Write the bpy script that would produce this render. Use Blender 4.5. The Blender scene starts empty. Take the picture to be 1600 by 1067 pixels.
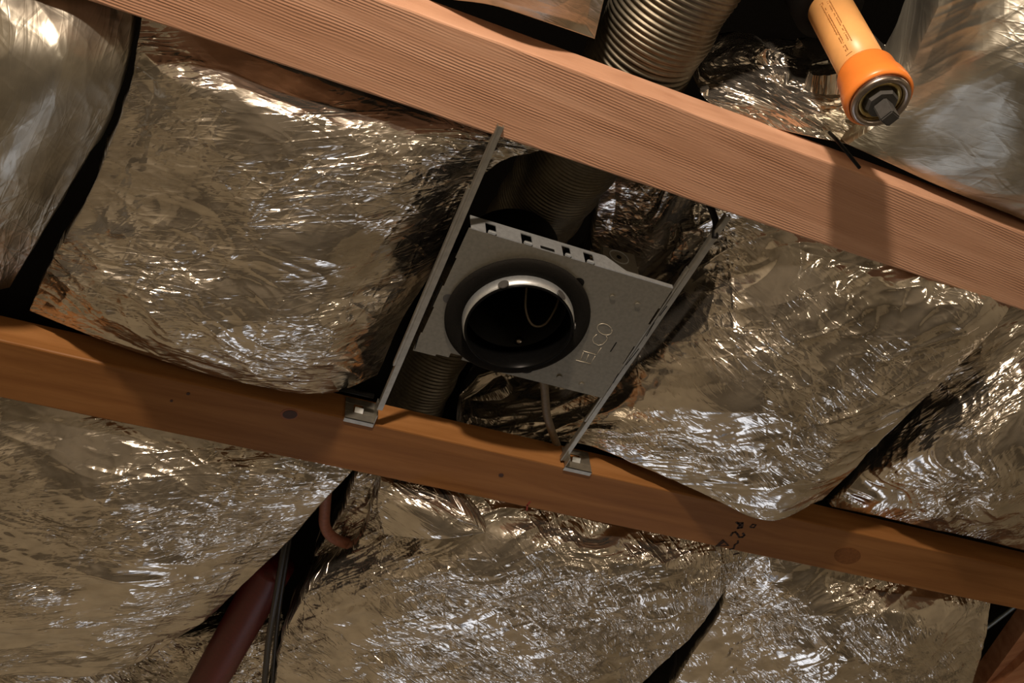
import bpy, bmesh, math, random
import numpy as np
from mathutils import Vector, Matrix

random.seed(7)
C = bpy.context.scene.collection
ZC = 2.5          # underside of the joists above the floor
HC = 0.84         # joists above the camera
F = 1537.6        # focal length in pixels of the 1600 px frame
R = Matrix(((0.92003401, -0.24203981, -0.30814631),
            (-0.38394407, -0.71392075, -0.58558015),
            (-0.07825833, 0.6570646, -0.74976112)))
CAM = Vector((0, 0, ZC - HC))

# ------------------------------------------------------------------ camera
cd = bpy.data.cameras.new('camera'); cam = bpy.data.objects.new('camera', cd); C.objects.link(cam)
cd.lens = F * 36 / 1600; cd.sensor_width = 36; cd.clip_start = 0.01
cam.matrix_world = Matrix.Translation(CAM) @ R.to_4x4()
bpy.context.scene.camera = cam
# ------------------------------------------------------------------ world, lights, exposure
w = bpy.data.worlds.new('world'); bpy.context.scene.world = w; w.use_nodes = True
w.node_tree.nodes['Background'].inputs[0].default_value = (0.55, 0.68, 1.0, 1)
w.node_tree.nodes['Background'].inputs[1].default_value = 0.2
vs = bpy.context.scene.view_settings
vs.view_transform = 'Standard'; vs.look = 'None'; vs.gamma = 1; vs.exposure = 0.0; vs.use_curve_mapping = False
bpy.context.scene.cycles.use_denoising = True
bpy.context.scene.cycles.max_bounces = 8
bpy.context.scene.cycles.sample_clamp_indirect = 4

def light(name, kind, loc, power, col, size=0.1, size_y=None, target=None):
    l = bpy.data.lights.new(name, kind); l.energy = power; l.color = col
    if kind == 'AREA':
        l.size = size
        if size_y: l.shape = 'RECTANGLE'; l.size_y = size_y
    else:
        l.shadow_soft_size = size
    o = bpy.data.objects.new(name, l); C.objects.link(o); o.location = loc
    if target is not None:
        o.rotation_euler = (Vector(target) - Vector(loc)).to_track_quat('-Z', 'Y').to_euler()
    return o
LAMP = Vector((-0.22, -0.72, ZC - 0.33))
light('work_lamp_bulb', 'POINT', LAMP, 80.0, (1.0, 0.81, 0.64), 0.035)
light('room_lamp_bulb', 'POINT', (1.6, -0.9, 0.8), 9.0, (1.0, 0.82, 0.62), 0.10)  # added fill with no known source, lifts the room's ambient light
light('window_daylight_1', 'AREA', (0.50, 2.32, 1.45), 1.7, (0.82, 0.87, 1.0), 0.5, 0.55, (0.50, 0, 1.45))
light('window_daylight_2', 'AREA', (1.55, 2.32, 1.2), 2.4, (0.82, 0.87, 1.0), 0.5, 0.7, (1.55, 0, 1.2))

# ------------------------------------------------------------------ helpers
def ray(px, py): return R @ Vector((px - 800, -(py - 533.5), -F))
def at(px, py, z=0.0):
    d = ray(px, py); return CAM + d * ((HC + z) / d.z)
def at_y(px, py, y):
    d = ray(px, py); return CAM + d * (y / d.y)

def tag(o, label=None, cat=None, group=None, kind=None):
    if label: o['label'] = label
    if cat: o['category'] = cat
    if group: o['group'] = group
    if kind: o['kind'] = kind
    return o
def empty(name, loc, label, cat, group=None):
    o = bpy.data.objects.new(name, None); C.objects.link(o); o.location = loc
    o.empty_display_size = 0.02
    bpy.context.view_layer.update()
    return tag(o, label, cat, group)
def link_mesh(name, me, m, parent=None, smooth=False):
    o = bpy.data.objects.new(name, me); C.objects.link(o)
    if m: me.materials.append(m)
    if smooth:
        me.polygons.foreach_set('use_smooth', [True] * len(me.polygons))
    if parent:
        o.parent = parent
        if parent.type == 'EMPTY': o.matrix_parent_inverse = Matrix.Translation(-Vector(parent.location))
    return o
def obj(name, bm, m, parent=None, smooth=False, bevel=0, normals=True):
    if normals: bmesh.ops.recalc_face_normals(bm, faces=bm.faces)
    if bevel:
        bmesh.ops.bevel(bm, geom=[e for e in bm.edges if len(e.link_faces) == 2 and e.calc_face_angle(0) > 0.6], offset=bevel, segments=2, affect='EDGES', clamp_overlap=True)
    me = bpy.data.meshes.new(name); bm.to_mesh(me); bm.free()
    return link_mesh(name, me, m, parent, smooth)
def box(bm, a, b, rot=None):
    v = [(x, y, z) for x in (a[0], b[0]) for y in (a[1], b[1]) for z in (a[2], b[2])]
    vs_ = [bm.verts.new(p) for p in v]
    for f in ((0,1,3,2),(4,6,7,5),(0,4,5,1),(2,3,7,6),(0,2,6,4),(1,5,7,3)):
        bm.faces.new([vs_[i] for i in f])
    return vs_
def prism(bm, pts, off):
    """closed prism: polygon pts, extruded by the vector off"""
    a = [bm.verts.new(p) for p in pts]; b = [bm.verts.new(Vector(p) + Vector(off)) for p in pts]
    n = len(pts); bm.faces.new(a); bm.faces.new(list(reversed(b)))
    for i in range(n): bm.faces.new((a[i], a[(i+1) % n], b[(i+1) % n], b[i]))
def catmull(pts, n):
    pts = [Vector(p) for p in pts]; P = [pts[0]*2-pts[1]] + pts + [pts[-1]*2-pts[-2]]; out = []
    for i in range(1, len(P)-2):
        for k in range(n):
            t = k / n; a, b, c, d = P[i-1], P[i], P[i+1], P[i+2]
            out.append(0.5*((2*b)+(c-a)*t+(2*a-5*b+4*c-d)*t*t+(3*b-a-3*c+d)*t**3))
    out.append(pts[-1].copy()); return out
def tube(bm, path, rad, seg=12, caps=True):
    path = [Vector(p) for p in path]; n = len(path)
    if not hasattr(rad, '__len__'): rad = [rad]*n
    t0 = (path[1]-path[0]).normalized(); up = Vector((0,0,1)) if abs(t0.z) < .9 else Vector((1,0,0))
    nrm = t0.cross(up).normalized(); rings = []
    for i in range(n):
        t = (path[min(i+1,n-1)]-path[max(i-1,0)]).normalized()
        nrm = (nrm - t*nrm.dot(t)).normalized(); bi = t.cross(nrm)
        rings.append([bm.verts.new(path[i]+(nrm*math.cos(2*math.pi*k/seg)+bi*math.sin(2*math.pi*k/seg))*rad[i]) for k in range(seg)])
    for i in range(n-1):
        for k in range(seg):
            bm.faces.new((rings[i][k], rings[i][(k+1)%seg], rings[i+1][(k+1)%seg], rings[i+1][k]))
    if caps: bm.faces.new(rings[0]); bm.faces.new(list(reversed(rings[-1])))
def lathe(bm, prof, origin, axis, seg=48, closed=False):
    """prof: list of (radius, height along axis)"""
    axis = Vector(axis).normalized(); u = axis.orthogonal().normalized(); v = axis.cross(u); rings = []
    for r, h in prof:
        c = Vector(origin) + axis*h
        rings.append([bm.verts.new(c)] if r < 1e-7 else [bm.verts.new(c+(u*math.cos(2*math.pi*k/seg)+v*math.sin(2*math.pi*k/seg))*r) for k in range(seg)])
    pairs = list(zip(rings, rings[1:])) + ([(rings[-1], rings[0])] if closed else [])
    for a, b in pairs:
        for k in range(seg):
            k2 = (k+1) % seg
            if len(a) == 1 and len(b) == 1: continue
            if len(a) == 1: bm.faces.new((a[0], b[k2], b[k]))
            elif len(b) == 1: bm.faces.new((a[k], a[k2], b[0]))
            else: bm.faces.new((a[k], a[k2], b[k2], b[k]))
def ribbon(bm, pts, width, nrm, thick):
    """flat stroke along points lying in a plane with normal nrm"""
    pts = [Vector(p) for p in pts]; nrm = Vector(nrm).normalized()
    for a, b in zip(pts, pts[1:]):
        t = (b-a).normalized(); s = t.cross(nrm).normalized()*width/2; e = t*width*.35
        prism(bm, [a-e-s, b+e-s, b+e+s, a-e+s], nrm*thick)

# ------------------------------------------------------------------ materials
class NT:
    def __init__(s, name):
        s.m = bpy.data.materials.new(name); s.m.use_nodes = True; s.t = s.m.node_tree
        s.b = s.t.nodes['Principled BSDF']
    def n(s, t, **kw):
        x = s.t.nodes.new(t)
        for k, v in kw.items():
            if k.startswith('i_'): x.inputs[k[2:].replace('_', ' ')].default_value = v
            else: setattr(x, k, v)
        return x
    def l(s, a, b): s.t.links.new(a, b)
def ramp(nt, fac, stops):
    r = nt.n('ShaderNodeValToRGB'); e = r.color_ramp.elements
    e[0].position, e[0].color = stops[0][0], (*stops[0][1], 1)
    e[1].position, e[1].color = stops[-1][0], (*stops[-1][1], 1)
    for p, c in stops[1:-1]:
        x = e.new(p); x.color = (*c, 1)
    nt.l(fac, r.inputs[0]); return r.outputs[0]
def plain(name, col, rough=.5, metal=0, bump=0, scale=200, var=.15, spec=.5):
    nt = NT(name); nt.b.inputs['Specular IOR Level'].default_value = spec; tc = nt.n('ShaderNodeTexCoord')
    no = nt.n('ShaderNodeTexNoise', i_Scale=scale, i_Detail=4); nt.l(tc.outputs['Object'], no.inputs['Vector'])
    c1 = tuple(max(0, c*(1-var)) for c in col); c2 = tuple(min(1, c*(1+var)) for c in col)
    nt.l(ramp(nt, no.outputs[0], [(.3, c1), (.7, c2)]), nt.b.inputs['Base Color'])
    nt.b.inputs['Roughness'].default_value = rough; nt.b.inputs['Metallic'].default_value = metal
    if bump:
        b = nt.n('ShaderNodeBump', i_Strength=bump, i_Distance=.001); nt.l(no.outputs[0], b.inputs['Height']); nt.l(b.outputs[0], nt.b.inputs['Normal'])
    return nt.m
def wood(name, dark, mid, lite, skew=0.0, groove=.5, rough=.6, cross=90, spec=.3, seed=0.):
    """sawn softwood, grain along world X"""
    nt = NT(name); g = nt.n('ShaderNodeNewGeometry')
    mp = nt.n('ShaderNodeMapping'); mp.inputs['Rotation'].default_value = (0, 0, skew); mp.inputs['Location'].default_value = (seed, seed*.7, seed*.3)
    nt.l(g.outputs['Position'], mp.inputs['Vector'])
    st = nt.n('ShaderNodeMapping'); st.inputs['Scale'].default_value = (2.2, 26, 26); nt.l(mp.outputs[0], st.inputs[0])
    n1 = nt.n('ShaderNodeTexNoise', i_Scale=1.6, i_Detail=5, i_Roughness=.6, i_Distortion=.5); nt.l(st.outputs[0], n1.inputs['Vector'])
    # broad figure
    col = ramp(nt, n1.outputs[0], [(.28, dark), (.5, mid), (.72, lite)])
    # growth lines
    wv = nt.n('ShaderNodeTexWave', wave_type='BANDS', bands_direction='Y', i_Scale=cross/6.28, i_Distortion=5, i_Detail=3)
    wv.inputs['Detail Scale'].default_value = .35
    wm = nt.n('ShaderNodeMapping'); wm.inputs['Scale'].default_value = (.35, 1, 1); nt.l(mp.outputs[0], wm.inputs[0]); nt.l(wm.outputs[0], wv.inputs['Vector'])
    pt = nt.n('ShaderNodeTexNoise', i_Scale=3, i_Detail=3); pm = nt.n('ShaderNodeMapping'); pm.inputs['Scale'].default_value = (3, 22, 22); nt.l(mp.outputs[0], pm.inputs[0]); nt.l(pm.outputs[0], pt.inputs['Vector'])
    pr_ = nt.n('ShaderNodeMapRange'); nt.l(pt.outputs[0], pr_.inputs[0]); pr_.inputs[1].default_value = .4; pr_.inputs[2].default_value = .62; pr_.inputs[3].default_value = .12; pr_.inputs[4].default_value = .8
    fs = nt.n('ShaderNodeMapping'); fs.inputs['Scale'].default_value = (18, 600, 600); nt.l(mp.outputs[0], fs.inputs[0])
    fn = nt.n('ShaderNodeTexNoise', i_Scale=1, i_Detail=2); nt.l(fs.outputs[0], fn.inputs['Vector'])
    mx = nt.n('ShaderNodeMix', data_type='RGBA', blend_type='MULTIPLY'); nt.l(pr_.outputs[0], mx.inputs['Factor'])
    nt.l(col, mx.inputs[6])
    nt.l(ramp(nt, wv.outputs[0], [(.0, (.86, .82, .80)), (.45, (.97, .96, .95)), (1, (1.0, 1.0, 1.0))]), mx.inputs[7])
    nt.l(mx.outputs[2], nt.b.inputs['Base Color'])
    ad = nt.n('ShaderNodeMath', operation='MULTIPLY_ADD'); nt.l(fn.outputs[0], ad.inputs[0]); ad.inputs[1].default_value = .5
    wq = nt.n('ShaderNodeMath', operation='MULTIPLY'); nt.l(wv.outputs[0], wq.inputs[0]); nt.l(pr_.outputs[0], wq.inputs[1]); nt.l(wq.outputs[0], ad.inputs[2])
    b = nt.n('ShaderNodeBump', i_Strength=groove, i_Distance=.0012); nt.l(ad.outputs[0], b.inputs['Height']); nt.l(b.outputs[0], nt.b.inputs['Normal'])
    nt.b.inputs['Roughness'].default_value = rough; nt.b.inputs['Specular IOR Level'].default_value = spec
    return nt.m
def foil(name, ang=0.0, base=(.74, .685, .60), rough=.23, k=.20, size=1.0, lines=.4, taut=.5, long=3.4):
    """aluminised film: flat facets tilt the surface, straight creases and scrim threads stand proud; UV is in metres"""
    nt = NT(name); uv = nt.n('ShaderNodeUVMap')
    ro = nt.n('ShaderNodeMapping'); ro.inputs['Rotation'].default_value = (0, 0, ang); nt.l(uv.outputs[0], ro.inputs[0])
    def vm(op, a, b=None, scale=None):
        x = nt.n('ShaderNodeVectorMath', operation=op); nt.l(a, x.inputs[0])
        if isinstance(b, tuple): x.inputs[1].default_value = b
        elif b is not None: nt.l(b, x.inputs[1])
        if isinstance(scale, float): x.inputs['Scale'].default_value = scale
        elif scale is not None: nt.l(scale, x.inputs['Scale'])
        return x.outputs[0]
    def mt(op, a, b, c=None):
        x = nt.n('ShaderNodeMath', operation=op)
        for q, v in enumerate((a, b, c)):
            if v is None: continue
            if isinstance(v, (int, float)): x.inputs[q].default_value = v
            else: nt.l(v, x.inputs[q])
        return x.outputs[0]
    wn = nt.n('ShaderNodeTexNoise', i_Scale=9, i_Detail=2); nt.l(ro.outputs[0], wn.inputs['Vector'])
    wa = vm('ADD', ro.outputs[0], vm('SCALE', vm('SUBTRACT', wn.outputs['Color'], (.5, .5, .5)), scale=.035))
    big = nt.n('ShaderNodeTexNoise', i_Scale=8, i_Detail=2); nt.l(ro.outputs[0], big.inputs['Vector'])
    mr = nt.n('ShaderNodeMapRange'); nt.l(big.outputs[0], mr.inputs[0]); mr.inputs[1].default_value = taut-.08; mr.inputs[2].default_value = taut+.17; mr.inputs[3].default_value = .16; mr.inputs[4].default_value = 1.7
    mask = mr.outputs[0]
    def rotmap(rot, sx, sy):
        r = nt.n('ShaderNodeMapping', vector_type='POINT'); r.inputs['Rotation'].default_value = (0, 0, rot); nt.l(wa, r.inputs[0])
        m = nt.n('ShaderNodeMapping'); m.inputs['Scale'].default_value = (sx/size, sy/size, 1); nt.l(r.outputs[0], m.inputs[0]); return m.outputs[0]
    acc = None
    for rot, cross, kk in ((.0, 30, .95), (.55, 75, 1.0), (-.2, 190, .85), (.3, 420, .45)):
        vo = nt.n('ShaderNodeTexVoronoi', i_Scale=1, i_Randomness=1.0); nt.l(rotmap(rot, cross/long, cross), vo.inputs['Vector'])
        c_ = vm('SCALE', vm('SUBTRACT', vo.outputs['Color'], (.5, .5, .5)), scale=mt('MULTIPLY', mask, k*kk*1.45))
        acc = c_ if acc is None else vm('ADD', acc, c_)
    hsum = None
    for rot, sx, sy, wgt in ((.12, 5, 30, 1.0), (-.5, 9, 34, .7), (.9, 16, 40, .5), (.05, 22, 120, .35)):
        vo = nt.n('ShaderNodeTexVoronoi', feature='DISTANCE_TO_EDGE', i_Scale=1); nt.l(rotmap(rot, sx, sy), vo.inputs['Vector'])
        ridge = nt.n('ShaderNodeMapRange', clamp=True); nt.l(vo.outputs['Distance'], ridge.inputs[0]); ridge.inputs[1].default_value = 0; ridge.inputs[2].default_value = .09; ridge.inputs[3].default_value = wgt; ridge.inputs[4].default_value = 0
        hsum = ridge.outputs[0] if hsum is None else mt('ADD', hsum, ridge.outputs[0])
    hsum = mt('MULTIPLY', hsum, mask)
    th = None                                             # the scrim: two sets of fine parallel threads
    for rot, sc in ((.0, 10.5), (1.25, 4.5)):
        r = nt.n('ShaderNodeMapping'); r.inputs['Rotation'].default_value = (0, 0, rot); nt.l(ro.outputs[0], r.inputs[0])
        wv = nt.n('ShaderNodeTexWave', wave_type='BANDS', bands_direction='Y', i_Scale=sc, i_Distortion=.6); nt.l(r.outputs[0], wv.inputs['Vector'])
        p = mt('MULTIPLY', mt('POWER', wv.outputs[0], 60.0), mt('MULTIPLY', mask, .75)); th = p if th is None else mt('ADD', th, p)
    hh = mt('MULTIPLY_ADD', th, lines*1.6, hsum)
    bp = nt.n('ShaderNodeBump', i_Strength=.8, i_Distance=.0010); nt.l(hh, bp.inputs['Height'])
    nz = vm('NORMALIZE', vm('ADD', bp.outputs[0], acc)); nt.l(nz, nt.b.inputs['Normal'])
    cn = nt.n('ShaderNodeTexNoise', i_Scale=30, i_Detail=4); nt.l(ro.outputs[0], cn.inputs['Vector'])
    lo = tuple(c*.78 for c in base)
    nt.l(ramp(nt, cn.outputs[0], [(.35, lo), (.6, base)]), nt.b.inputs['Base Color'])
    nt.b.inputs['Metallic'].default_value = .95; nt.l(mt('MULTIPLY_ADD', mask, rough*.28, rough*.62), nt.b.inputs['Roughness'])
    return nt.m

M = {}
M['joist_near'] = wood('rough_sawn_fir', (.49, .265, .16), (.585, .33, .21), (.67, .40, .265), skew=-.05, groove=.34, cross=700, seed=1.3)
M['joist_far'] = wood('planed_red_fir', (.22, .092, .026), (.29, .130, .042), (.36, .17, .06), spec=.15, skew=.01, groove=.12, rough=.48, cross=60, seed=4.)
M['block'] = wood('blocking_fir', (.36, .14, .06), (.46, .21, .10), (.56, .29, .15), skew=.9, groove=.2, seed=8.)
M['galv'] = plain('galvanised_sheet', (.27, .255, .21), .5, .75, .05, 260, .1)  # sheet metal turned from the lamp, its shaded tone set in the colour
M['galv_bright'] = plain('bright_galvanised_sheet', (.66, .70, .72), .42, .8, .05, 260, .1)  # same sheet metal, the lamplight on it put into a paler colour
M['bar'] = plain('hanger_bar_steel', (.46, .44, .38), .42, .9, .1, 120, .12)
M['black'] = plain('black_enamel', (.005, .005, .0045), .5, 0, .1, 300, .3, .15)
M['gasket'] = plain('black_foam_gasket', (.010, .009, .0075), .9, 0, .5, 900, .4, .15)
M['void'] = plain('black_roofing_felt', (.003, .0026, .002), .95, spec=.05)  # near-black roof deck: the darkness of the gaps is put into its colour
M['duct'] = plain('flexible_aluminium', (.185, .165, .125), .5, .9, .15, 150, .15)
M['ductboot'] = plain('black_sleeve', (.004, .0035, .003), .7, spec=.1)  # near-black that paints the dark void above the pipe
M['cpvc'] = plain('orange_cpvc', (.90, .46, .16), .38, 0, .02, 100, .04)
M['adapter'] = plain('orange_adapter', (.95, .27, .045), .34, 0, .02, 100, .04)
M['steel'] = plain('threaded_steel', (.42, .36, .32), .3, 1)
M['brass'] = plain('dull_brass', (.60, .47, .20), .35, 1)
M['plug'] = plain('dark_plug', (.06, .058, .055), .45)
M['ink'] = plain('black_ink', (.035, .014, .006), .7)
M['print'] = plain('brown_print', (.32, .13, .03), .6)
M['redink'] = plain('red_ink', (.28, .03, .01), .6)
M['pink'] = plain('pink_wire_sheath', (.38, .15, .10), .5)
M['red'] = plain('dark_red_plastic', (.13, .012, .012), .45)
M['cable'] = plain('black_cable', (.015, .014, .013), .35)
M['greycable'] = plain('grey_cable', (.19, .155, .11), .5)
M['plaster'] = plain('cream_painted_wall', (.58, .53, .42), .8, 0, .1, 30, .06)
M['boards'] = plain('grey_carpet', (.26, .235, .185), .9, 0, .3, 60, .2)
M['white'] = plain('white_paint', (.75, .73, .68), .5)
M['embossed'] = plain('bare_embossed_edge', (.62, .58, .48), .5, .6)  # light caught by the letter edges, painted as a paler metal
M['knot'] = plain('dark_knot', (.055, .018, .008), .6)
M['knotring'] = plain('pale_knot_ring', (.27, .09, .035), .6)

# ------------------------------------------------------------------ room shell
X0, X1, Y0, Y1 = -2.2, 3.2, -2.6, 2.2
def structure(name, bm, m, parent=None, **kw):
    o = obj(name, bm, m, parent, **kw)
    if not parent: o['kind'] = 'structure'
    return o
bm = bmesh.new(); box(bm, (X0, Y0, -.1), (X1, Y1, 0)); structure('floor', bm, M['boards'])
WT = ZC + .42
for nm, a, b in (('wall_left', (X0-.1, Y0-.1, 0), (X0, Y1+.1, WT)), ('wall_right', (X1, Y0-.1, 0), (X1+.1, Y1+.1, WT)), ('wall_front', (X0, Y0-.1, 0), (X1, Y0, WT))):
    bm = bmesh.new(); box(bm, a, b); structure(nm, bm, M['plaster'])
bm = bmesh.new()
wins = [(.22, .78), (1.27, 1.83)]
zs0, zs1 = .85, 1.75
box(bm, (X0, Y1, 0), (X1, Y1+.1, zs0)); box(bm, (X0, Y1, zs1), (X1, Y1+.1, WT))
for a, b in ((X0, .22), (.78, 1.27), (1.83, X1)): box(bm, (a, Y1, zs0), (b, Y1+.1, zs1))
structure('wall_back', bm, M['plaster'])
for i, (a, b) in enumerate(wins):
    bm = bmesh.new()
    for q in ((a, a+.04), (b-.04, b), ((a+b)/2-.015, (a+b)/2+.015)): box(bm, (q[0], Y1+.02, zs0), (q[1], Y1+.07, zs1))
    for q in ((zs0, zs0+.04), (zs1-.04, zs1), (1.34, 1.37)): box(bm, (a+.04, Y1+.025, q[0]), (b-.04, Y1+.065, q[1]))
    structure('window_%d' % (i+1), bm, M['white'])
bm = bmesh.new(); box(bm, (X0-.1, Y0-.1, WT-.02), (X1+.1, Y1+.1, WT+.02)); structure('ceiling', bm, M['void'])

# ------------------------------------------------------------------ joists
def joist(y0, label, m, chips=0):
    o_ = empty('wooden_joist', (0, y0+.0445, ZC), label, 'joist')
    bm = bmesh.new(); n = 180; ys = (y0, y0+.089)
    rnd = random.Random(int(y0*1000)); prof = []
    rings = []
    e = .0022
    for i in range(n+1):
        x = X0+.002 + (X1-X0-.004)*i/n
        w1 = rnd.uniform(-.0004, .0004); w2 = rnd.uniform(-.0004, .0004)
        pr = [(ys[0], ZC+e), (ys[0]+e*.3+w1, ZC+e*.3), (ys[0]+e, ZC), (ys[1]-e, ZC), (ys[1]-e*.3+w2, ZC+e*.3), (ys[1], ZC+e), (ys[1], ZC+.038), (ys[0], ZC+.038)]
        rings.append([bm.verts.new((x, a, b)) for a, b in pr])
    for a, b in zip(rings, rings[1:]):
        for k in range(8): bm.faces.new((a[k], a[(k+1) % 8], b[(k+1) % 8], b[k]))
    bm.faces.new(rings[0]); bm.faces.new(list(reversed(rings[-1])))
    obj('timber', bm, m, o_)
    return o_
YU, YL = .3300, .8330
jU = joist(YU, 'pale rough-sawn joist, the upper one, crossing above the can light', M['joist_near'])
jL = joist(YL, 'reddish smooth joist below the can light, with inked stamp and dark knot', M['joist_far'])
DOWN = Vector((0, 0, -1))
def decal(bm, pts, width, z=0.0, thick=.0004): ribbon(bm, [at(x, y, z) for x, y in pts], width, DOWN, thick)
def ellipse_px(cx, cy, a, b, z, n=20, th=.0005, rot=0.0):
    pts = []
    for k in range(n):
        t = 2*math.pi*k/n; u = a*math.cos(t); v = b*math.sin(t)
        pts.append(at(cx+u*math.cos(rot)-v*math.sin(rot), cy+u*math.sin(rot)+v*math.cos(rot), z))
    return pts
bm = bmesh.new(); prism(bm, ellipse_px(452, 647, 14, 8.5, 0), DOWN*.0004); k = obj('knot', bm, M['knotring'], jL)
bm = bmesh.new(); prism(bm, ellipse_px(453, 647.5, 11.5, 6.5, -.0004), DOWN*.0004); obj('knot_core', bm, M['knot'], k)
bm = bmesh.new()
prism(bm, ellipse_px(1324, 868, 21, 13, 0, th=.0003), DOWN*.0003); obj('knot', bm, plain('faint_knot', (.20, .082, .026), .6, spec=.15), jL)
for cx, cy, a in ((268, 626, 2.5), (294, 615, 3), (783, 742, 4)):
    bm = bmesh.new(); prism(bm, ellipse_px(cx, cy, a, a*.7, 0, 10), DOWN*.0005); obj('nail_hole', bm, M['knot'], jL)
bm = bmesh.new()   # inked grade stamp: triangle, a figure 2 on its side and smudged marks
decal(bm, [(1119, 853), (1129.5, 843.5), (1138, 852)], .0022); decal(bm, [(1138, 852), (1119, 853)], .0016); decal(bm, [(1124, 851.5), (1131, 846)], .003)
decal(bm, [(1142, 836.5), (1145, 832), (1149, 831), (1152, 834), (1155, 839), (1160, 839), (1163, 836), (1161, 833)], .0030)
decal(bm, [(1140, 858), (1146, 857), (1148, 851), (1153, 848), (1153, 845)], .0028); decal(bm, [(1147, 866), (1154, 864)], .0036)
decal(bm, [(1151, 816), (1156, 820), (1153, 825), (1159, 824), (1160, 817), (1153, 817)], .0034)
decal(bm, [(1172, 823), (1176, 819), (1181, 820), (1178, 824), (1173, 824)], .0022)
o = obj('grade_stamp', bm, M['ink'], jL); o['label'] = 'black inked stamp marks'
bm = bmesh.new(); decal(bm, [(828, 784), (824, 789), (823, 797)], .0022); obj('red_mark', bm, M['redink'], jL)

# ------------------------------------------------------------------ foil faced insulation
class Noise:
    def __init__(s, seed):
        r = np.random.RandomState(seed); s.t = r.rand(256, 256)*2-1
    def __call__(s, x, y):
        xi = np.floor(x).astype(int); yi = np.floor(y).astype(int); fx = x-xi; fy = y-yi
        fx = fx*fx*(3-2*fx); fy = fy*fy*(3-2*fy); T = s.t
        a = T[xi % 256, yi % 256]; b = T[(xi+1) % 256, yi % 256]; c = T[xi % 256, (yi+1) % 256]; d = T[(xi+1) % 256, (yi+1) % 256]
        return (a*(1-fx)+b*fx)*(1-fy)+(c*(1-fx)+d*fx)*fy
def cr_weights(n, m):
    W = np.zeros((m, n))
    for j in range(m):
        t = j/(m-1)*(n-1); i = min(int(t), n-2); f = t-i
        w = (-.5*f+f*f-.5*f**3, 1-2.5*f*f+1.5*f**3, .5*f+2*f*f-1.5*f**3, -.5*f*f+.5*f**3)
        for k in range(4):
            idx = i-1+k
            if idx < 0: W[j, 0] += 2*w[k]; W[j, 1] -= w[k]
            elif idx > n-1: W[j, n-1] += 2*w[k]; W[j, n-2] -= w[k]
            else: W[j, idx] += w[k]
    return W
def crumple(s, t, ang, N, amp, seed):
    """creased film: long ridges along ang, dents and sharp small folds"""
    ca, sa = math.cos(ang), math.sin(ang)
    u = s*ca+t*sa; v = -s*sa+t*ca
    wu = u+.03*N(u*14+7, v*14); wv = v+.025*N(u*14+31, v*14+3)
    big = N(u*6+2, v*7+9)
    mask = np.clip(.55+.9*N(u*5+40, v*5+11), .15, 1.3)
    r1 = (1-np.abs(N(wu*9, wv*34)))**2
    r2 = (1-np.abs(N(wu*22+50, wv*80+20)))**2
    r3 = (1-np.abs(N(wu*70+15, wv*130+60)))
    c1 = 1-np.abs(N((wu+wv)*28+9, (wu-wv)*28+80))
    return amp*(.011*big + mask*(.0034*r1 + .0014*r2 + .0006*r3 + .0016*c1))
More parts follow.
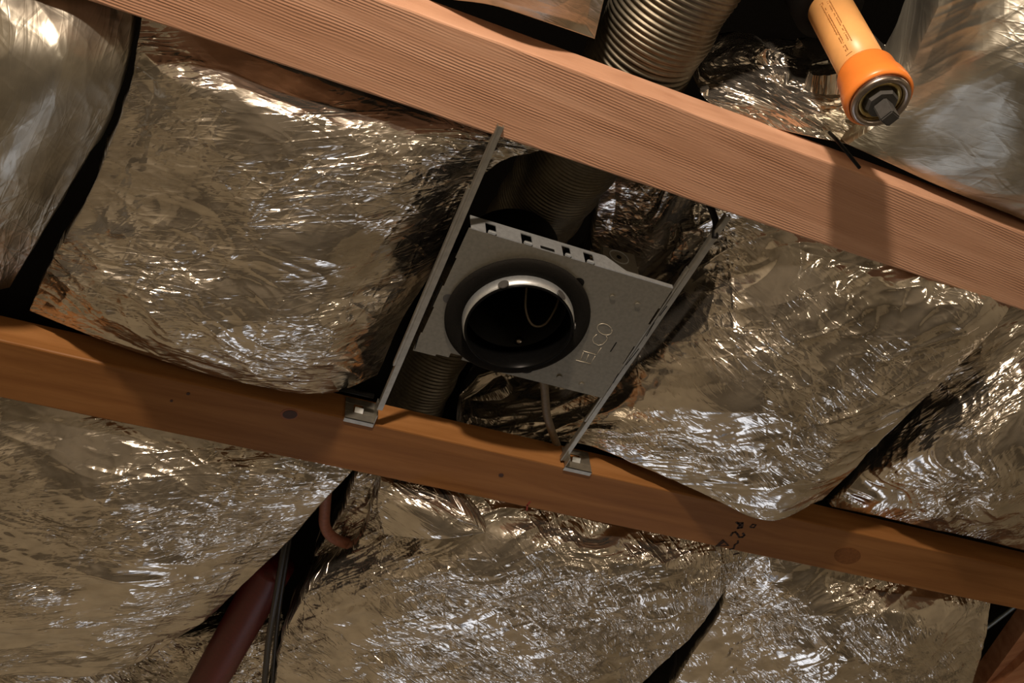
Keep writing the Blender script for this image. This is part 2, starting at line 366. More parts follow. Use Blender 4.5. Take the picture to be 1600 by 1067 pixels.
def batt(rows, label, mat, seed, ang=0.0, amp=1.0, res=260, thick=.11, name='foil_insulation_batt', inset=.0):
    P = np.array([[tuple(at(x, y, z)) for x, y, z in r] for r in rows])      # nr, nc, 3
    nr, nc = P.shape[:2]
    ln = np.linalg.norm(np.diff(P, axis=1), axis=2).sum(1).mean(); lh = np.linalg.norm(np.diff(P, axis=0), axis=2).sum(0).mean()
    a = math.sqrt(ln/lh); nu = int(res*a); nv = int(res/a)
    S = np.einsum('ai,bj,ijk->abk', cr_weights(nr, nv), cr_weights(nc, nu), P)
    N = Noise(seed)
    # metric uv
    du = np.linalg.norm(np.diff(S, axis=1), axis=2); dv = np.linalg.norm(np.diff(S, axis=0), axis=2)
    s = np.concatenate([np.zeros((nv, 1)), np.cumsum(du, 1)], 1); t = np.concatenate([np.zeros((1, nu)), np.cumsum(dv, 0)], 0)
    s = s - s[:, nu//2:nu//2+1]; t = t - t[nv//2:nv//2+1, :]
    gu = np.gradient(S, axis=1); gv = np.gradient(S, axis=0); nrm = np.cross(gu, gv); nrm /= np.linalg.norm(nrm, axis=2)[..., None]+1e-9
    nrm[nrm[..., 2] > 0] *= -1
    iu = np.minimum(np.arange(nu), nu-1-np.arange(nu))/(nu*.06); iv = np.minimum(np.arange(nv), nv-1-np.arange(nv))/(nv*.08)
    edge = np.clip(np.minimum(iu[None, :], iv[:, None]), 0, 1)
    h = crumple(s+seed*.37, t, ang, N, amp, seed) - .006*amp
    rr = np.random.RandomState(seed+500); npt = int(max(30, ln*lh*420))
    qs = rr.uniform(s.min(), s.max(), npt); qt = rr.uniform(t.min(), t.max(), npt); ca, sa = math.cos(ang), math.sin(ang)
    f1 = np.full(s.shape, 9.)
    ws = s+.02*N(s*20, t*20); wt = t+.02*N(s*20+9, t*20+5)
    for a_, b_, k_ in zip(qs, qt, rr.uniform(.7, 1.4, npt)):
        dx = (ws-a_)*ca+(wt-b_)*sa; dy = -(ws-a_)*sa+(wt-b_)*ca
        f1 = np.minimum(f1, k_*np.sqrt((dx*.42)**2+dy*dy))
    fm = np.clip(.5+1.1*N(s*6+70, t*6+13), 0, 1)
    h = h + f1*.20*amp*fm
    S = S + nrm*(h*(.35+.65*edge))[..., None]
    # rolled sides and a back, so that the batt is a closed pillow
    c = S.reshape(-1, 3).mean(0)
    loop_idx = [(0, j) for j in range(nu)] + [(i, nu-1) for i in range(1, nv)] + [(nv-1, j) for j in range(nu-2, -1, -1)] + [(i, 0) for i in range(nv-2, 0, -1)]
    verts = list(S.reshape(-1, 3)); uvs = list(np.stack([s, t], 2).reshape(-1, 2)); faces = []
    idx = np.arange(nu*nv).reshape(nv, nu)
    A = idx[:-1, :-1].ravel(); B = idx[:-1, 1:].ravel(); D = idx[1:, 1:].ravel(); E_ = idx[1:, :-1].ravel()
    q = np.stack([A, B, D, E_], 1)
    prev = [idx[i, j] for i, j in loop_idx]; quads = [q]
    base = np.array([S[i, j] for i, j in loop_idx]); buv = np.array([(s[i, j], t[i, j]) for i, j in loop_idx])
    cen = c.copy(); out = base-cen; out[:, 2] = 0; L = np.linalg.norm(out, axis=1)[:, None]+1e-6; out /= L
    vcount = nu*nv
    allv = [S.reshape(-1, 3)]; alluv = [np.stack([s, t], 2).reshape(-1, 2)]
    for k, (dz, din) in enumerate(((.012, -.002), (.035, .002), (.065, .006), (thick*.8, .015), (thick, .04))):
        ring = base.copy(); ring[:, 2] = base[:, 2]+dz; ring -= out*din
        hh = N(buv[:, 0]*40+k, buv[:, 1]*40+k)*.004*amp; ring += out*hh[:, None]
        allv.append(ring); alluv.append(buv+np.array([0, dz]))
        cur = list(range(vcount, vcount+len(ring))); vcount += len(ring)
        n_ = len(ring); pr = np.array(prev); cu = np.array(cur)
        quads.append(np.stack([pr, cu, np.roll(cu, -1), np.roll(pr, -1)], 1)); prev = cur
    V = np.concatenate(allv); UV = np.concatenate(alluv); Q = np.concatenate(quads)
    me = bpy.data.meshes.new(name)
    top = V[prev].mean(0); V = np.concatenate([V, [top]]); UV = np.concatenate([UV, [[0, 0]]])
    tri = np.stack([np.array(prev), np.full(len(prev), len(V)-1), np.roll(np.array(prev), -1)], 1)
    me.vertices.add(len(V)); me.vertices.foreach_set('co', V.ravel())
    li = np.concatenate([Q.ravel(), tri.ravel()]); me.loops.add(len(li)); me.loops.foreach_set('vertex_index', li)
    me.polygons.add(len(Q)+len(tri))
    me.polygons.foreach_set('loop_start', np.concatenate([np.arange(len(Q))*4, len(Q)*4+np.arange(len(tri))*3]))
    ul = me.uv_layers.new(name='UVMap'); ul.data.foreach_set('uv', UV[li].ravel())
    me.update(calc_edges=True)
    # outward normals: the face sheet looks down
    if me.polygons[(nv//2)*(nu-1)+nu//2].normal.z > 0: me.flip_normals()
    o = link_mesh(name, me, mat, None, True)
    # origin at the batt's middle
    off = Vector(V.mean(0)); me.transform(Matrix.Translation(-off)); o.location = off
    return tag(o, label, 'insulation', 'foil insulation batts' if 'batt' in name else 'loose pieces of foil')

R_ = math.radians
MF = {k: foil('foil_'+k, **kw) for k, kw in dict(
    a=dict(base=(.56,.53,.45), ang=R_(85), k=.11, lines=.5, taut=.56, rough=.52),
    b=dict(ang=R_(12), k=.20, lines=.6, taut=.50),
    c=dict(ang=R_(-28), k=.18, lines=.15, taut=.52),
    d=dict(ang=R_(60), k=.17, lines=.1, taut=.5),
    e=dict(ang=R_(14), k=.20, lines=.7, taut=.5),
    f=dict(ang=R_(-38), k=.20, lines=.8, taut=.46),
    g=dict(ang=R_(-48), k=.18, lines=.2, taut=.5),
    h=dict(base=(.58,.56,.48), ang=R_(-15), k=.09, lines=.1, taut=.60, rough=.56),
    x=dict(ang=R_(-35), k=.26, lines=0, taut=.4)).items()}
batt([[(-250,-90,.04),(-80,-60,.03),(80,-30,.03),(208,10,.05)],
      [(-260,60,.0),(-90,80,-.03),(80,90,-.03),(193,110,.02)],
      [(-270,200,.0),(-120,210,-.04),(40,220,-.04),(150,220,.02)],
      [(-280,330,.02),(-150,340,-.03),(-10,350,-.02),(85,335,.03)],
      [(-290,430,.05),(-170,440,.03),(-50,460,.03),(15,450,.05)]],
     'foil batt left of the long dark gap, smooth and dull, under the upper joist end', MF['a'], 11, R_(80), .7)
batt([[(222,20,.04),(330,60,.03),(460,110,.03),(600,160,.03),(720,200,.03),(850,235,.06)],
      [(205,120,.02),(310,140,-.01),(440,180,-.02),(570,215,-.01),(680,240,.01),(775,262,.05)],
      [(165,240,.02),(270,270,-.02),(400,300,-.04),(530,320,-.03),(640,330,-.0),(712,330,.05)],
      [(120,340,.02),(220,380,-.02),(350,420,-.04),(480,430,-.04),(590,430,-.0),(680,410,.06)],
      [(70,430,.03),(160,470,-.015),(300,512,-.045),(440,533,-.05),(550,525,-.025),(628,500,.05)],
      [(45,486,.03),(160,532,.012),(300,580,.003),(430,608,.0),(520,612,.008),(590,585,.05)]],
     'large foil batt between the joists, left of the can light', MF['b'], 12, R_(15), 1.0, 330)
batt([[(935,245,.14),(1020,265,.11),(1120,300,.06),(1250,360,.03),(1400,400,.02),(1590,450,.03)],
      [(930,340,.17),(1010,358,.12),(1110,390,.05),(1240,430,.0),(1400,470,-.01),(1560,500,.0)],
      [(900,450,.21),(965,480,.14),(1060,500,.03),(1200,540,-.03),(1360,580,-.03),(1490,575,-.0)],
      [(800,560,.20),(890,580,.12),(1010,600,.02),(1160,650,-.05),(1310,670,-.05),(1415,650,-.02)],
      [(735,625,.15),(845,642,.09),(960,670,.02),(1110,730,-.04),(1240,755,-.05),(1330,735,-.03)],
      [(715,675,.09),(805,690,.07),(910,696,.03),(1080,765,-.015),(1200,812,-.03),(1285,780,-.02)]],
     'large foil batt right of the can light, sagging over the lower joist', MF['c'], 13, R_(-30), 1.1, 340, thick=.09)
batt([[(1540,470,.05),(1640,480,.05),(1760,500,.05),(1900,540,.05)],
      [(1450,590,.05),(1560,600,0),(1680,600,-.02),(1850,620,0)],
      [(1370,710,.04),(1480,720,-.03),(1600,740,-.05),(1800,750,-.03)],
      [(1300,792,.03),(1420,818,.018),(1560,852,.012),(1760,896,.02)]],
     'foil batt above the lower joist at the picture edge, tucked behind the sagging batt', MF['d'], 14, R_(65), .9, 230)
batt([[(-150,590,.03),(0,618,.02),(150,650,.02),(300,680,.02),(430,705,.02),(560,726,.03)],
      [(-170,720,-.01),(0,740,-.02),(140,760,-.03),(270,780,-.03),(390,790,-.02),(495,795,.02)],
      [(-190,850,-.02),(-20,870,-.05),(110,880,-.06),(230,885,-.05),(340,880,-.02),(425,872,.02)],
      [(-210,960,.0),(-50,980,-.04),(80,990,-.04),(190,990,-.03),(280,975,.0),(340,950,.03)],
      [(-230,1050,.04),(-70,1060,.02),(20,1055,.02),(120,1060,.02),(190,1050,.03),(250,1020,.05)]],
     'bright wrinkled foil batt below the lower joist, left of the red pipe', MF['e'], 15, R_(12), 1.1, 320)
batt([[(595,746,.05),(700,760,.02),(820,785,.02),(940,815,.02),(1060,838,.02),(1170,862,.02)],
      [(560,850,.05),(670,850,-.01),(790,860,-.03),(910,880,-.04),(1030,900,-.03),(1130,925,.01)],
      [(485,920,.04),(600,930,-.02),(730,950,-.05),(860,970,-.06),(980,985,-.04),(1070,1000,.01)],
      [(440,1010,.04),(550,1030,-.02),(680,1060,-.05),(810,1080,-.06),(930,1085,-.03),(1000,1075,.01)],
      [(425,1130,.03),(530,1150,-.01),(660,1180,-.03),(790,1200,-.03),(880,1190,-.01),(940,1160,.02)]],
     'bulging foil batt below the lower joist, between the black cable and the stamp', MF['f'], 16, R_(-35), 1.2, 320)
batt([[(1140,850,.05),(1260,875,.02),(1360,900,.02),(1460,920,.02),(1548,938,.02)],
      [(1126,953,.05),(1235,960,-.01),(1340,970,-.03),(1450,985,-.03),(1540,1000,.0)],
      [(1074,1033,.06),(1200,1060,-.02),(1310,1080,-.05),(1430,1080,-.04),(1522,1070,-.0)],
      [(1018,1130,.06),(1150,1160,-.0),(1270,1180,-.02),(1400,1180,-.02),(1500,1150,.0)]],
     'foil batt below the lower joist, beside the wooden blocking', MF['g'], 17, R_(-50), 1.0, 260)
batt([[(1500,-60,.06),(1600,-90,.02),(1750,-100,.0),(1900,-80,.02)],
      [(1450,40,.05),(1570,20,-.01),(1720,10,-.03),(1880,30,0)],
      [(1415,120,.04),(1520,120,-.02),(1660,130,-.04),(1850,160,0)],
      [(1375,188,.03),(1480,220,-.0),(1620,272,-.02),(1830,352,.0)],
      [(1325,226,.022),(1440,277,.018),(1600,343,.015),(1800,422,.018)]],
     'smooth dull foil batt above the upper joist, right of the orange pipe', MF['h'], 18, R_(-20), .5, 200)
batt([[(1100,95,.12),(1180,85,.12),(1280,100,.12),(1400,90,.12)],
      [(1090,130,.08),(1170,125,.07),(1270,140,.06),(1400,120,.06)],
      [(1100,150,.05),(1190,165,.04),(1290,180,.03),(1400,170,.05)],
      [(1120,170,.04),(1210,200,.035),(1300,222,.03),(1390,238,.035)]],
     'small crumpled foil scrap between the ribbed duct and the orange pipe', MF['x'], 19, R_(-30), 1.0, 150, thick=.05, name='foil_scrap')
batt([[(640,-130,.04),(740,-110,.03),(840,-90,.03),(960,-80,.05)],
      [(660,-50,.03),(760,-40,.0),(850,-30,-.005),(950,-20,.03)],
      [(690,-2,.03),(770,10,.02),(850,35,.02),(930,62,.035)]],
     'foil batt above the upper joist, left of the ribbed duct', MF['h'], 20, R_(-20), .5, 160)
batt([[(-120,1000,.14),(60,1000,.14),(240,1000,.17),(440,980,.18)],
      [(-120,1060,.08),(60,1050,.08),(240,1050,.15),(425,1020,.15)],
      [(-120,1150,.06),(60,1140,.06),(240,1130,.13),(415,1120,.13)]],
     'strip of crinkled foil at the bottom picture edge, behind the red pipe', MF['x'], 21, R_(-60), 1.2, 200, thick=.05, name='foil_scrap')
batt([[(560,735,.10),(620,740,.10),(700,755,.10)],
      [(535,800,.09),(590,800,.07),(640,800,.06)],
      [(490,870,.09),(540,860,.07),(600,860,.06)]],
     'dark crumpled foil flap under the lower joist, beside the pink wire', MF['x'], 22, R_(-50), 1.4, 120, thick=.04, name='foil_scrap')

batt([[(596,752,.01),(640,757,.01),(672,764,.01)],
      [(590,790,.0),(660,795,-.025),(722,799,-.02)],
      [(600,835,.0),(680,842,-.04),(758,832,-.03)]],
     'loose pointed foil corner with a bright edge, under the lower joist', MF['f'], 23, R_(40), .4, 90, thick=.014, name='foil_scrap')

# ------------------------------------------------------------------ ribbed duct
def ribbed(name, pts, r, label, pitch=.0056, amp=.0014):
    path = catmull([at(*p) for p in pts], 60)
    # resample evenly
    acc = [0]
    for a, b in zip(path, path[1:]): acc.append(acc[-1]+(b-a).length)
    L = acc[-1]; n = int(L/pitch*5); out = []; j = 0
    for i in range(n+1):
        s_ = L*i/n
        while j < len(acc)-2 and acc[j+1] < s_: j += 1
        f_ = (s_-acc[j])/(acc[j+1]-acc[j]); out.append(path[j].lerp(path[j+1], f_))
    rad = [r+amp*math.cos(2*math.pi*i/5)+.0012*math.sin(i*.13) for i in range(n+1)]
    e = empty(name, out[0], label, 'duct')
    bm = bmesh.new(); tube(bm, out, rad, 56); obj('ribbed_hose', bm, M['duct'], e, True)
    return e
ribbed('flexible_duct', [(1135,-150,.088), (1046,10,.092), (985,115,.11), (868,285,.19), (795,400,.25)], .0545, 'ribbed metal duct crossing over the upper joist behind the can light')
ribbed('flexible_duct', [(742,425,.20), (700,510,.185), (665,580,.175), (636,650,.17), (610,720,.18)], .044, 'ribbed metal duct under the corner of the steel plate, beside the hanger bar')

# ------------------------------------------------------------------ recessed can light
CX, CY = .337, .6205
can = empty('recessed_can_light', (CX, CY, ZC), 'steel plate holding a black recessed light can with an ELCO mark', 'light fixture')
PX0, PX1, PY0, PY1 = .243, .484, .5265, .704
bm = bmesh.new(); RH = .062; seg = 64
th = .0012
# plate with a round hole and notched edges
def notched(x0, x1, y0, y1):
    pts = []
    for x, d in ((x0, 0), (.262, 0), (.262, 1), (.275, 1), (.275, 0), (.318, 0), (.318, 1), (.326, 1), (.326, 0), (x1, 0)):
        pass
    return [(x0, y0), (x1, y0), (x1, y0+.03), (x1-.002, y0+.03), (x1-.002, y0+.055), (x1, y0+.055), (x1, y0+.09), (x1-.002, y0+.09), (x1-.002, y0+.12), (x1, y0+.12), (x1, y1),
            (.352, y1), (.352, y1-.003), (.300, y1-.004), (.300, y1-.010), (.285, y1-.010), (.285, y1-.003), (.270, y1-.003), (.270, y1), (x0, y1), (x0, y0+.15), (x0+.0015, y0+.15), (x0+.0015, y0+.11), (x0, y0+.11), (x0, y0+.08), (x0+.0015, y0+.08), (x0+.0015, y0+.04), (x0, y0+.04)]
outer = notched(PX0, PX1, PY0, PY1)
def plate_side(z):
    oe = []; vs_o = [bm.verts.new((x, y, z)) for x, y in outer]; vs_i = [bm.verts.new((CX+RH*math.cos(2*math.pi*k/seg), CY+RH*math.sin(2*math.pi*k/seg), z)) for k in range(seg)]
    oe += [bm.edges.new((vs_o[i], vs_o[(i+1) % len(vs_o)])) for i in range(len(vs_o))]
    ie = [bm.edges.new((vs_i[i], vs_i[(i+1) % seg])) for i in range(seg)]
    bmesh.ops.triangle_fill(bm, edges=oe+ie, use_beauty=True)
    return vs_o, vs_i
a, b = plate_side(ZC-.001), plate_side(ZC-.001+th)
for p, q in ((a[0], b[0]), (a[1], b[1])):
    for i in range(len(p)): bm.faces.new((p[i], p[(i+1) % len(p)], q[(i+1) % len(q)], q[i]))
plate = obj('mounting_plate', bm, M['galv'], can)
# upturned flange with square teeth
def fx(px, py): return at_y(px, py, PY0).x
def fz(px, py): return at_y(px, py, PY0).z - ZC
bm = bmesh.new(); z0 = ZC-.001; HF = .0235
def fl(x0, x1, za, zb): box(bm, (x0, PY0-.0012, z0+za), (x1, PY0, z0+zb))
xa = fx(737, 353+20)
gaps = [(fx(761, 385), fx(778, 388), 0), (fx(818, 402), fx(835, 404), 0), (fx(883, 418), fx(896, 420), 0), (fx(918, 430), fx(933, 432), 0)]
x = xa; tx = fx(954, 436)
for g0, g1, k in gaps:
    fl(x, g0, 0, HF*.78); x = g1
fl(x, tx, 0, HF*.78); fl(xa, tx, HF*.78, HF)
prism(bm, [(tx, PY0-.0012, z0), (PX1, PY0-.0012, z0), (PX1, PY0-.0012, z0+.0055), (fx(985, 450), PY0-.0012, z0+.006), (tx, PY0-.0012, z0+HF)], (0, .0012, 0))
flange = obj('flange', bm, M['galv_bright'], can); flange['label'] = 'bright upturned flange with square notches'
for g0, g1, k in gaps:
    bm = bmesh.new(); box(bm, (g0+.002, PY0-.004, z0-.0002), (g1-.001, PY0, z0+.0028)); obj('tab', bm, M['galv_bright'], can, bevel=.0008)
bm = bmesh.new(); box(bm, (fx(848, 412), PY0-.0016, z0+.0006), (fx(870, 418), PY0-.0011, z0+.005)); obj('slot', bm, M['black'], can)
# gasket
RG = .0815
bm = bmesh.new(); lathe(bm, [(RG, 0), (RG, .0035), (RG-.003, .0048), (.0585, .0048), (.0585, 0)], (CX, CY, ZC-.001), DOWN, 96, True)
gk = obj('gasket', bm, M['gasket'], can, True)
# collar: bright outside, black inside; can body
zc_ = ZC-.0055
bm = bmesh.new(); lathe(bm, [(.0625, -.004), (.0622, .008), (.0600, .0135), (.0592, .0135), (.0600, .006), (.0600, -.004)], (CX, CY, zc_), DOWN, 96, True)
col_ = obj('collar', bm, M['galv_bright'], can, True); col_['label'] = 'bright rolled steel collar round the opening'
bm = bmesh.new(); lathe(bm, [(.0598, .0125), (.0606, .0150), (.0596, .0165), (.0575, .0150), (.0572, -.02), (.0582, -.02)], (CX, CY, zc_), DOWN, 96, True)
obj('opening_rim', bm, plain('glossy_black_lip', (.004, .004, .004), .28, spec=.08), can, True)
bm = bmesh.new(); lathe(bm, [(.0575, -.002), (.0575, -.125), (.050, -.137), (0, -.139), (0, -.141), (.051, -.139), (.0605, -.126), (.0605, -.002)], (CX, CY, ZC), DOWN, 72, True)
obj('can_body', bm, M['black'], can, True)
for ang_, s_ in ((-65, 1), (-128, 1), (-20, .6)):      # rounded ears folded over the collar
    a_ = R_(ang_); p = Vector((CX+.0618*math.cos(a_), CY+.0618*math.sin(a_), zc_-.0115)); rd = Vector((math.cos(a_), math.sin(a_), 0))
    bm = bmesh.new(); lathe(bm, [(0, 0), (.0060*s_, 0), (.0060*s_, .0012), (0, .0014)], p, rd, 20); obj('ear', bm, M['plug'], can)
# holes, dimples and slots in the plate
def disc(px, py, a, b, m, nm, rot=0, z=-.001, up=.0004):
    bm = bmesh.new(); prism(bm, ellipse_px(px, py, a, b, z, 16, rot=rot), DOWN*up); return obj(nm, bm, m, can)
disc(904, 441, 9, 7, M['black'], 'hole', 0); disc(700, 466, 8, 7, M['plug'], 'hole', 0)
disc(822, 577, 11, 6, M['black'], 'hole')
for px, py in ((957, 464), (996, 476), (874, 589), (909, 601)):
    o = disc(px, py, 4.5, 3.2, M['galv'], 'dimple', up=.0016)
bm = bmesh.new(); ribbon(bm, [at(954, 549, -.001), at(963, 535, -.001)], .0012, DOWN, .0003); obj('slot', bm, M['black'], can)
for pts in (((682, 411), (688, 398)), ((673, 480), (691, 441)), ((700, 400), (708, 385)), ((648, 545), (654, 525)), ((1031, 493), (1042, 478)), ((1010, 525), (1022, 504)), ((978, 570), (998, 545)), ((958, 598), (966, 584))):
    bm = bmesh.new(); ribbon(bm, [at(*p, -.001) for p in pts], .0010, DOWN, .0003); obj('edge_slot', bm, M['black'], can)
# embossed letters E L C O
def zc2(pts): return [(880+x/10.667, 490+y/10.667) for x, y in pts]
letters = {
 'e': [zc2([(210, 775), (455, 835)]), zc2([(455, 835), (535, 705)]), zc2([(372, 800), (425, 680)]), zc2([(285, 775), (335, 645)])],
 'l': [zc2([(335, 625), (555, 685)]), zc2([(555, 685), (635, 570)])],
 'c': [zc2([(560, 345), (500, 400), (490, 440), (510, 490), (590, 530), (660, 510), (720, 450), (735, 405), (715, 375)])],
 'o': [zc2([(690+118*math.cos(t)+35*math.sin(t), 262+95*math.sin(t)) for t in [2*math.pi*k/20 for k in range(21)]])]}
for k_, strokes in letters.items():
    bm = bmesh.new()
    for st in strokes: tube(bm, [at(x, y, -.0012) for x, y in st], .00042, 6)
    obj('embossed_letter', bm, M['embossed'], plate, True)
# wire and screw inside
def cpt(u, v, h): return (CX+u, CY+v, ZC+h)
bm = bmesh.new(); tube(bm, catmull([cpt(.004, -.036, .06), cpt(.006, -.020, .035), cpt(.013, .002, .020), cpt(.026, .014, .012), cpt(.040, .009, .014), cpt(.048, -.010, .03), cpt(.050, -.022, .055)], 10), .0013, 8)
obj('lamp_wire', bm, M['greycable'], can, True)
bm = bmesh.new(); tube(bm, [cpt(.024, .046, .022), cpt(.025, .053, .022)], .0048, 14); obj('screw', bm, M['steel'], can, True)
# junction box behind the flange
def jb(px, py): return at_y(px, py, PY0+.02)
bm = bmesh.new()
q = [jb(941, 384), jb(992, 397), jb(1001, 434), jb(938, 428)]
prism(bm, q, (0, .05, .0)); jbx = obj('junction_box', bm, M['galv'], can, bevel=.0015)
bm = bmesh.new(); c0 = jb(967, 402)
lathe(bm, [(0, 0), (.003, 0), (.003, .0006), (0, .0006)], c0+Vector((0, -.0003, 0)), (0, -1, 0), 16); obj('knockout', bm, M['black'], jbx)
bm = bmesh.new(); lathe(bm, [(.0125, 0), (.0125, .0008), (.0112, .0008), (.0112, 0)], c0+Vector((0, -.0001, 0)), (0, -1, 0), 28, True); obj('knockout_ring', bm, M['galv_bright'], jbx)
bm = bmesh.new(); q = [at_y(*p, PY0+.004) for p in ((960, 426), (996, 436))]; q = q + [Vector((q[1].x+.004, q[1].y, ZC+.001)), Vector((q[0].x, q[0].y, ZC+.001))]; prism(bm, q, (0, .001, 0)); obj('box_flap', bm, M['galv'], can)

# ------------------------------------------------------------------ bar hangers
def hanger(xc, p_top, p_bot, foot_px, label, side):
    e = empty('bar_hanger', (xc, YL, ZC), label, 'hanger bar', 'bar hangers carrying the can light')
    A = at(*p_top); B = at(*p_bot); d = (B-A).normalized(); s = Vector((1, 0, 0)); s = (s-d*s.dot(d)).normalized(); n = d.cross(s).normalized()
    if n.z > 0: n = -n
    def chan(nm, a, b, w_, h_, off, lipm):
        bm = bmesh.new(); t_ = .0009
        o0 = s*off
        def bar(x0, x1, y0, y1):
            prism(bm, [a+o0+s*x0+n*y0, a+o0+s*x1+n*y0, a+o0+s*x1+n*y1, a+o0+s*x0+n*y1], (b-a))
        bar(-w_/2, w_/2, 0, t_); bar(-w_/2, -w_/2+t_, -h_, 0); bar(w_/2-t_, w_/2, -h_, 0)
        bar(-w_/2, -w_/2+.0018, t_, t_+.0008)
        return obj(nm, bm, lipm, e, bevel=.0003)
    L = (B-A).length
    chan('outer_bar', A-d*.03, B, .0068, .006, 0, M['bar'])
    chan('inner_bar', A+d*(L*.12), A+d*(L*.80), .0042, .004, side*.0043, M['bar'])
    return e, A, B, d, s, n
h1 = hanger(.236, (765, 238, -.004), (593, 640, -.004), None, 'left steel bar hanger with a square foot nailed to the lower joist', -1)
h2 = hanger(.487, (1115, 372, .007), (879, 719, .007), None, 'right steel bar hanger crossing the crumpled foil to the lower joist', -1)
for e, foot in ((h1[0], [(541, 612), (586, 622), (588, 661), (539, 652)]), (h2[0], [(876, 690), (917, 699), (920, 738), (874, 728)])):
    Y = YL-.0012
    q = [at_y(x, y, Y) for x, y in foot]; x0, x1 = q[0].x, q[1].x; za, zb = ZC-.0015, ZC+.034
    W = x1-x0
    bm = bmesh.new()   # foot plate with a square window, folded lip below the joist
    wx0, wx1, wz0, wz1 = x0+W*.28, x0+W*.62, za+.012, za+.026
    for a_, b_ in (((x0, za), (x1, wz0)), ((x0, wz1), (x1, zb)), ((x0, wz0), (wx0, wz1)), ((wx1, wz0), (x1, wz1))):
        box(bm, (a_[0], Y-.0012, a_[1]), (b_[0], Y, b_[1]))
    box(bm, (x0, Y-.0012, za), (x1, Y+.006, za+.0012)); box(bm, (x1-.001, Y-.016, za), (x1, Y, zb-.006)) if e is h1[0] else box(bm, (x0, Y-.016, za), (x0+.001, Y, zb-.006))
    obj('foot_plate', bm, M['bar'], e, bevel=.0003)
    bm = bmesh.new(); prism(bm, [(wx0+.001, Y-.0012, wz0), (wx1-.001, Y-.0012, wz0), (wx1-.001, Y-.0052, wz0+.005), (wx0+.001, Y-.0052, wz0+.005)], (0, 0, .001)); o = obj('nail_tab', bm, M['galv_bright'], e)
# dark wire across the first foot
def cable(name, pts, r, m, label, cat='cable', seg=12, n=12):
    P_ = [at(*p) for p in pts]; P_ = catmull(P_, n) if len(P_) > 2 else P_
    bm = bmesh.new(); tube(bm, P_, r, seg); o = obj(name, bm, m, None, True)
    c = Vector(P_[0]); o.data.transform(Matrix.Translation(-c)); o.location = c
    return tag(o, label, cat)
cable('steel_spike', [(521, 605, .012), (584, 619, .012)], .0030, M['black'], 'black spike lying on the lower joist above the square hanger foot', 'nail')
cable('bent_nail', [(1296, 207, .03), (1312, 224, -.001), (1343, 262, -.004)], .0019, M['black'], 'thin black nail bent over the edge of the upper joist', 'nail')
cable('hanger_strap', [(1108, 318, .03), (1118, 345, .018), (1117, 372, .004)], .0036, M['black'], 'dark strap between the upper joist and the right hanger bar', 'strap', seg=6)
cable('armoured_cable', [(838, 540, .035), (850, 600, .03), (855, 650, .03), (872, 700, .042)], .0052, M['greycable'], 'grey cable hanging between the steel plate and the lower joist')
cable('black_cable', [(452, 800, .10), (443, 860, .07), (430, 940, .05), (420, 1000, .045), (412, 1080, .04)], .0050, M['cable'], 'black cable in the dark gap left of the bulging batt')
cable('black_cable', [(458, 800, .12), (450, 860, .085), (438, 940, .065), (431, 1000, .06), (425, 1080, .05)], .0035, M['cable'], 'thinner black cable against the bulging batt edge')
cable('pink_wire', [(512, 740, .09), (508, 790, .085), (508, 822, .08), (524, 842, .075), (565, 856, .07)], .0082, M['pink'], 'bent pink sheathed pipe in the gap under the lower joist', 'pipe')
cable('red_pipe', [(430,880,.10), (385,960,.085), (340,1040,.075), (285,1140,.07)], .031, M['red'], 'dark red pipe in the gap at the bottom picture edge', 'pipe', 32)
cable('steel_conduit', [(1500, 1010, .10), (1560, 966, .10), (1640, 905, .10)], .0045, plain('grey_blue_steel', (.30, .36, .38), .4, .8), 'thin grey conduit in the dark gap beside the wooden blocking', 'conduit')

# wooden blocking at the corner
bl = empty('wooden_blocking', at(1600, 1040, .02), 'short wooden block behind the foil at the bottom corner', 'wood block')
bm = bmesh.new(); prism(bm, [at(1612, 970, .06), at(1528, 1085, .06), at(1700, 1260, .06), at(1800, 1100, .06)], (0, 0, .038)); obj('block', bm, M['block'], bl)
bm = bmesh.new(); prism(bm, [at(1650, 985, .045), at(1545, 1085, .045), at(1700, 1240, .045), at(1790, 1110, .045)], (0, 0, .0149)); obj('cleat', bm, M['block'], bl)

# ------------------------------------------------------------------ orange sprinkler stub
T1 = at(1389, 182, -.095); T0 = at(1297, 14, .07)
ax = (T1-T0).normalized(); LT = (T1-T0).length
sp = empty('sprinkler_stub', T0, 'orange plastic sprinkler pipe stub with a black square plug', 'pipe')
def sl(nm, prof, m, seg=64): bm = bmesh.new(); lathe(bm, prof, T0, ax, seg, True); return obj(nm, bm, m, sp, True)
hc = LT-.062
pipe = sl('pipe', [(.0215, -.0), (.0215, hc+.01), (.0180, hc+.01), (.0180, 0)], M['cpvc'])
sl('pipe_sleeve', [(0.0, -.20), (.034, -.20), (.034, -.002), (.021, .0), (0, 0)], M['ductboot'])  # added black cylinder standing in for the shade the pipe runs into
sl('adapter', [(.0216, hc-.004), (.0245, hc-.003), (.0262, hc+.001), (.0270, hc+.014), (.0292, hc+.020), (.0305, hc+.030), (.0305, hc+.036), (.0285, hc+.0385), (.0270, hc+.0385), (.0262, hc+.032), (.0216, hc+.032)], M['adapter'])
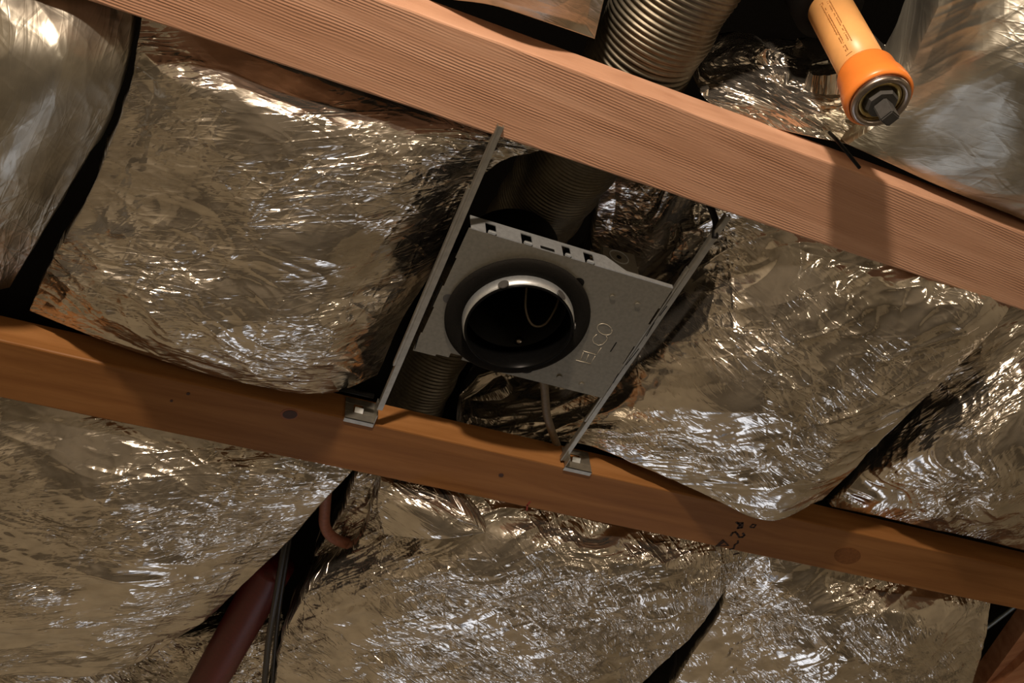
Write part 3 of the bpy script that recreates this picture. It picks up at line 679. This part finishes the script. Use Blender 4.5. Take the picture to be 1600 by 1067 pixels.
sl('steel_ring', [(.0264, hc+.030), (.0264, hc+.0415), (.0252, hc+.0435), (.0215, hc+.0435), (.0200, hc+.041), (.0195, hc+.030)], M['steel'])
sl('thread_insert', [(.0196, hc+.030), (.0196, hc+.039), (.0170, hc+.0405), (.0150, hc+.038), (.0125, hc+.036), (.0, hc+.036), (0, hc+.030)], M['brass'])
u = ax.orthogonal().normalized()
bm = bmesh.new(); lathe(bm, [(.0145, hc+.034), (.0145, hc+.044), (.0130, hc+.0465), (0, hc+.0465), (0, hc+.034)], T0, ax, 8, True); pl = obj('plug', bm, M['plug'], sp)
bm = bmesh.new(); v = ax.cross(u); c = T0+ax*(hc+.046); r = .0092
q = [c+(u*math.cos(a)+v*math.sin(a))*r for a in (math.pi/4+k*math.pi/2+.5 for k in range(4))]; prism(bm, q, ax*.020); obj('square_drive', bm, M['plug'], pl, bevel=.0012)
# printing along the pipe: rows of small dashes that follow the round wall
cdir = (CAM-T0); cdir = (cdir-ax*cdir.dot(ax)).normalized(); sd = ax.cross(cdir).normalized()
bm = bmesh.new(); rnd = random.Random(3)
for off, h0, h1_ in ((-.10, .030, .80), (.20, .0, .93)):
    h = hc*h0+.012
    while h < hc*h1_-.006:
        l_ = rnd.choice((.0014, .002, .0028))
        for a_ in (off-.045, off+.045):
            d_ = cdir*math.cos(a_*1.0)+sd*math.sin(a_*1.0)
            t_ = -cdir*math.sin(a_)+sd*math.cos(a_)
            p = T0+ax*h+d_*.02155
            if rnd.random() < .8: ribbon(bm, [p, p+ax*l_], .0008, d_, .00015)
            if rnd.random() < .5: ribbon(bm, [p, p+t_*.0008], .0005, d_, .00015)
        h += l_+.0011
for (a0, a1), hh in (((.05, .32), hc*.93-.004),):
    pts = [T0+ax*hh+(cdir*math.cos(a)+sd*math.sin(a))*.02155 for a in (a0, a0+.09, a0+.18, a1)]
    for p, q_ in zip(pts, pts[1:]): ribbon(bm, [p, q_], .0008, cdir, .00015)
obj('pipe_print', bm, M['print'], pipe)
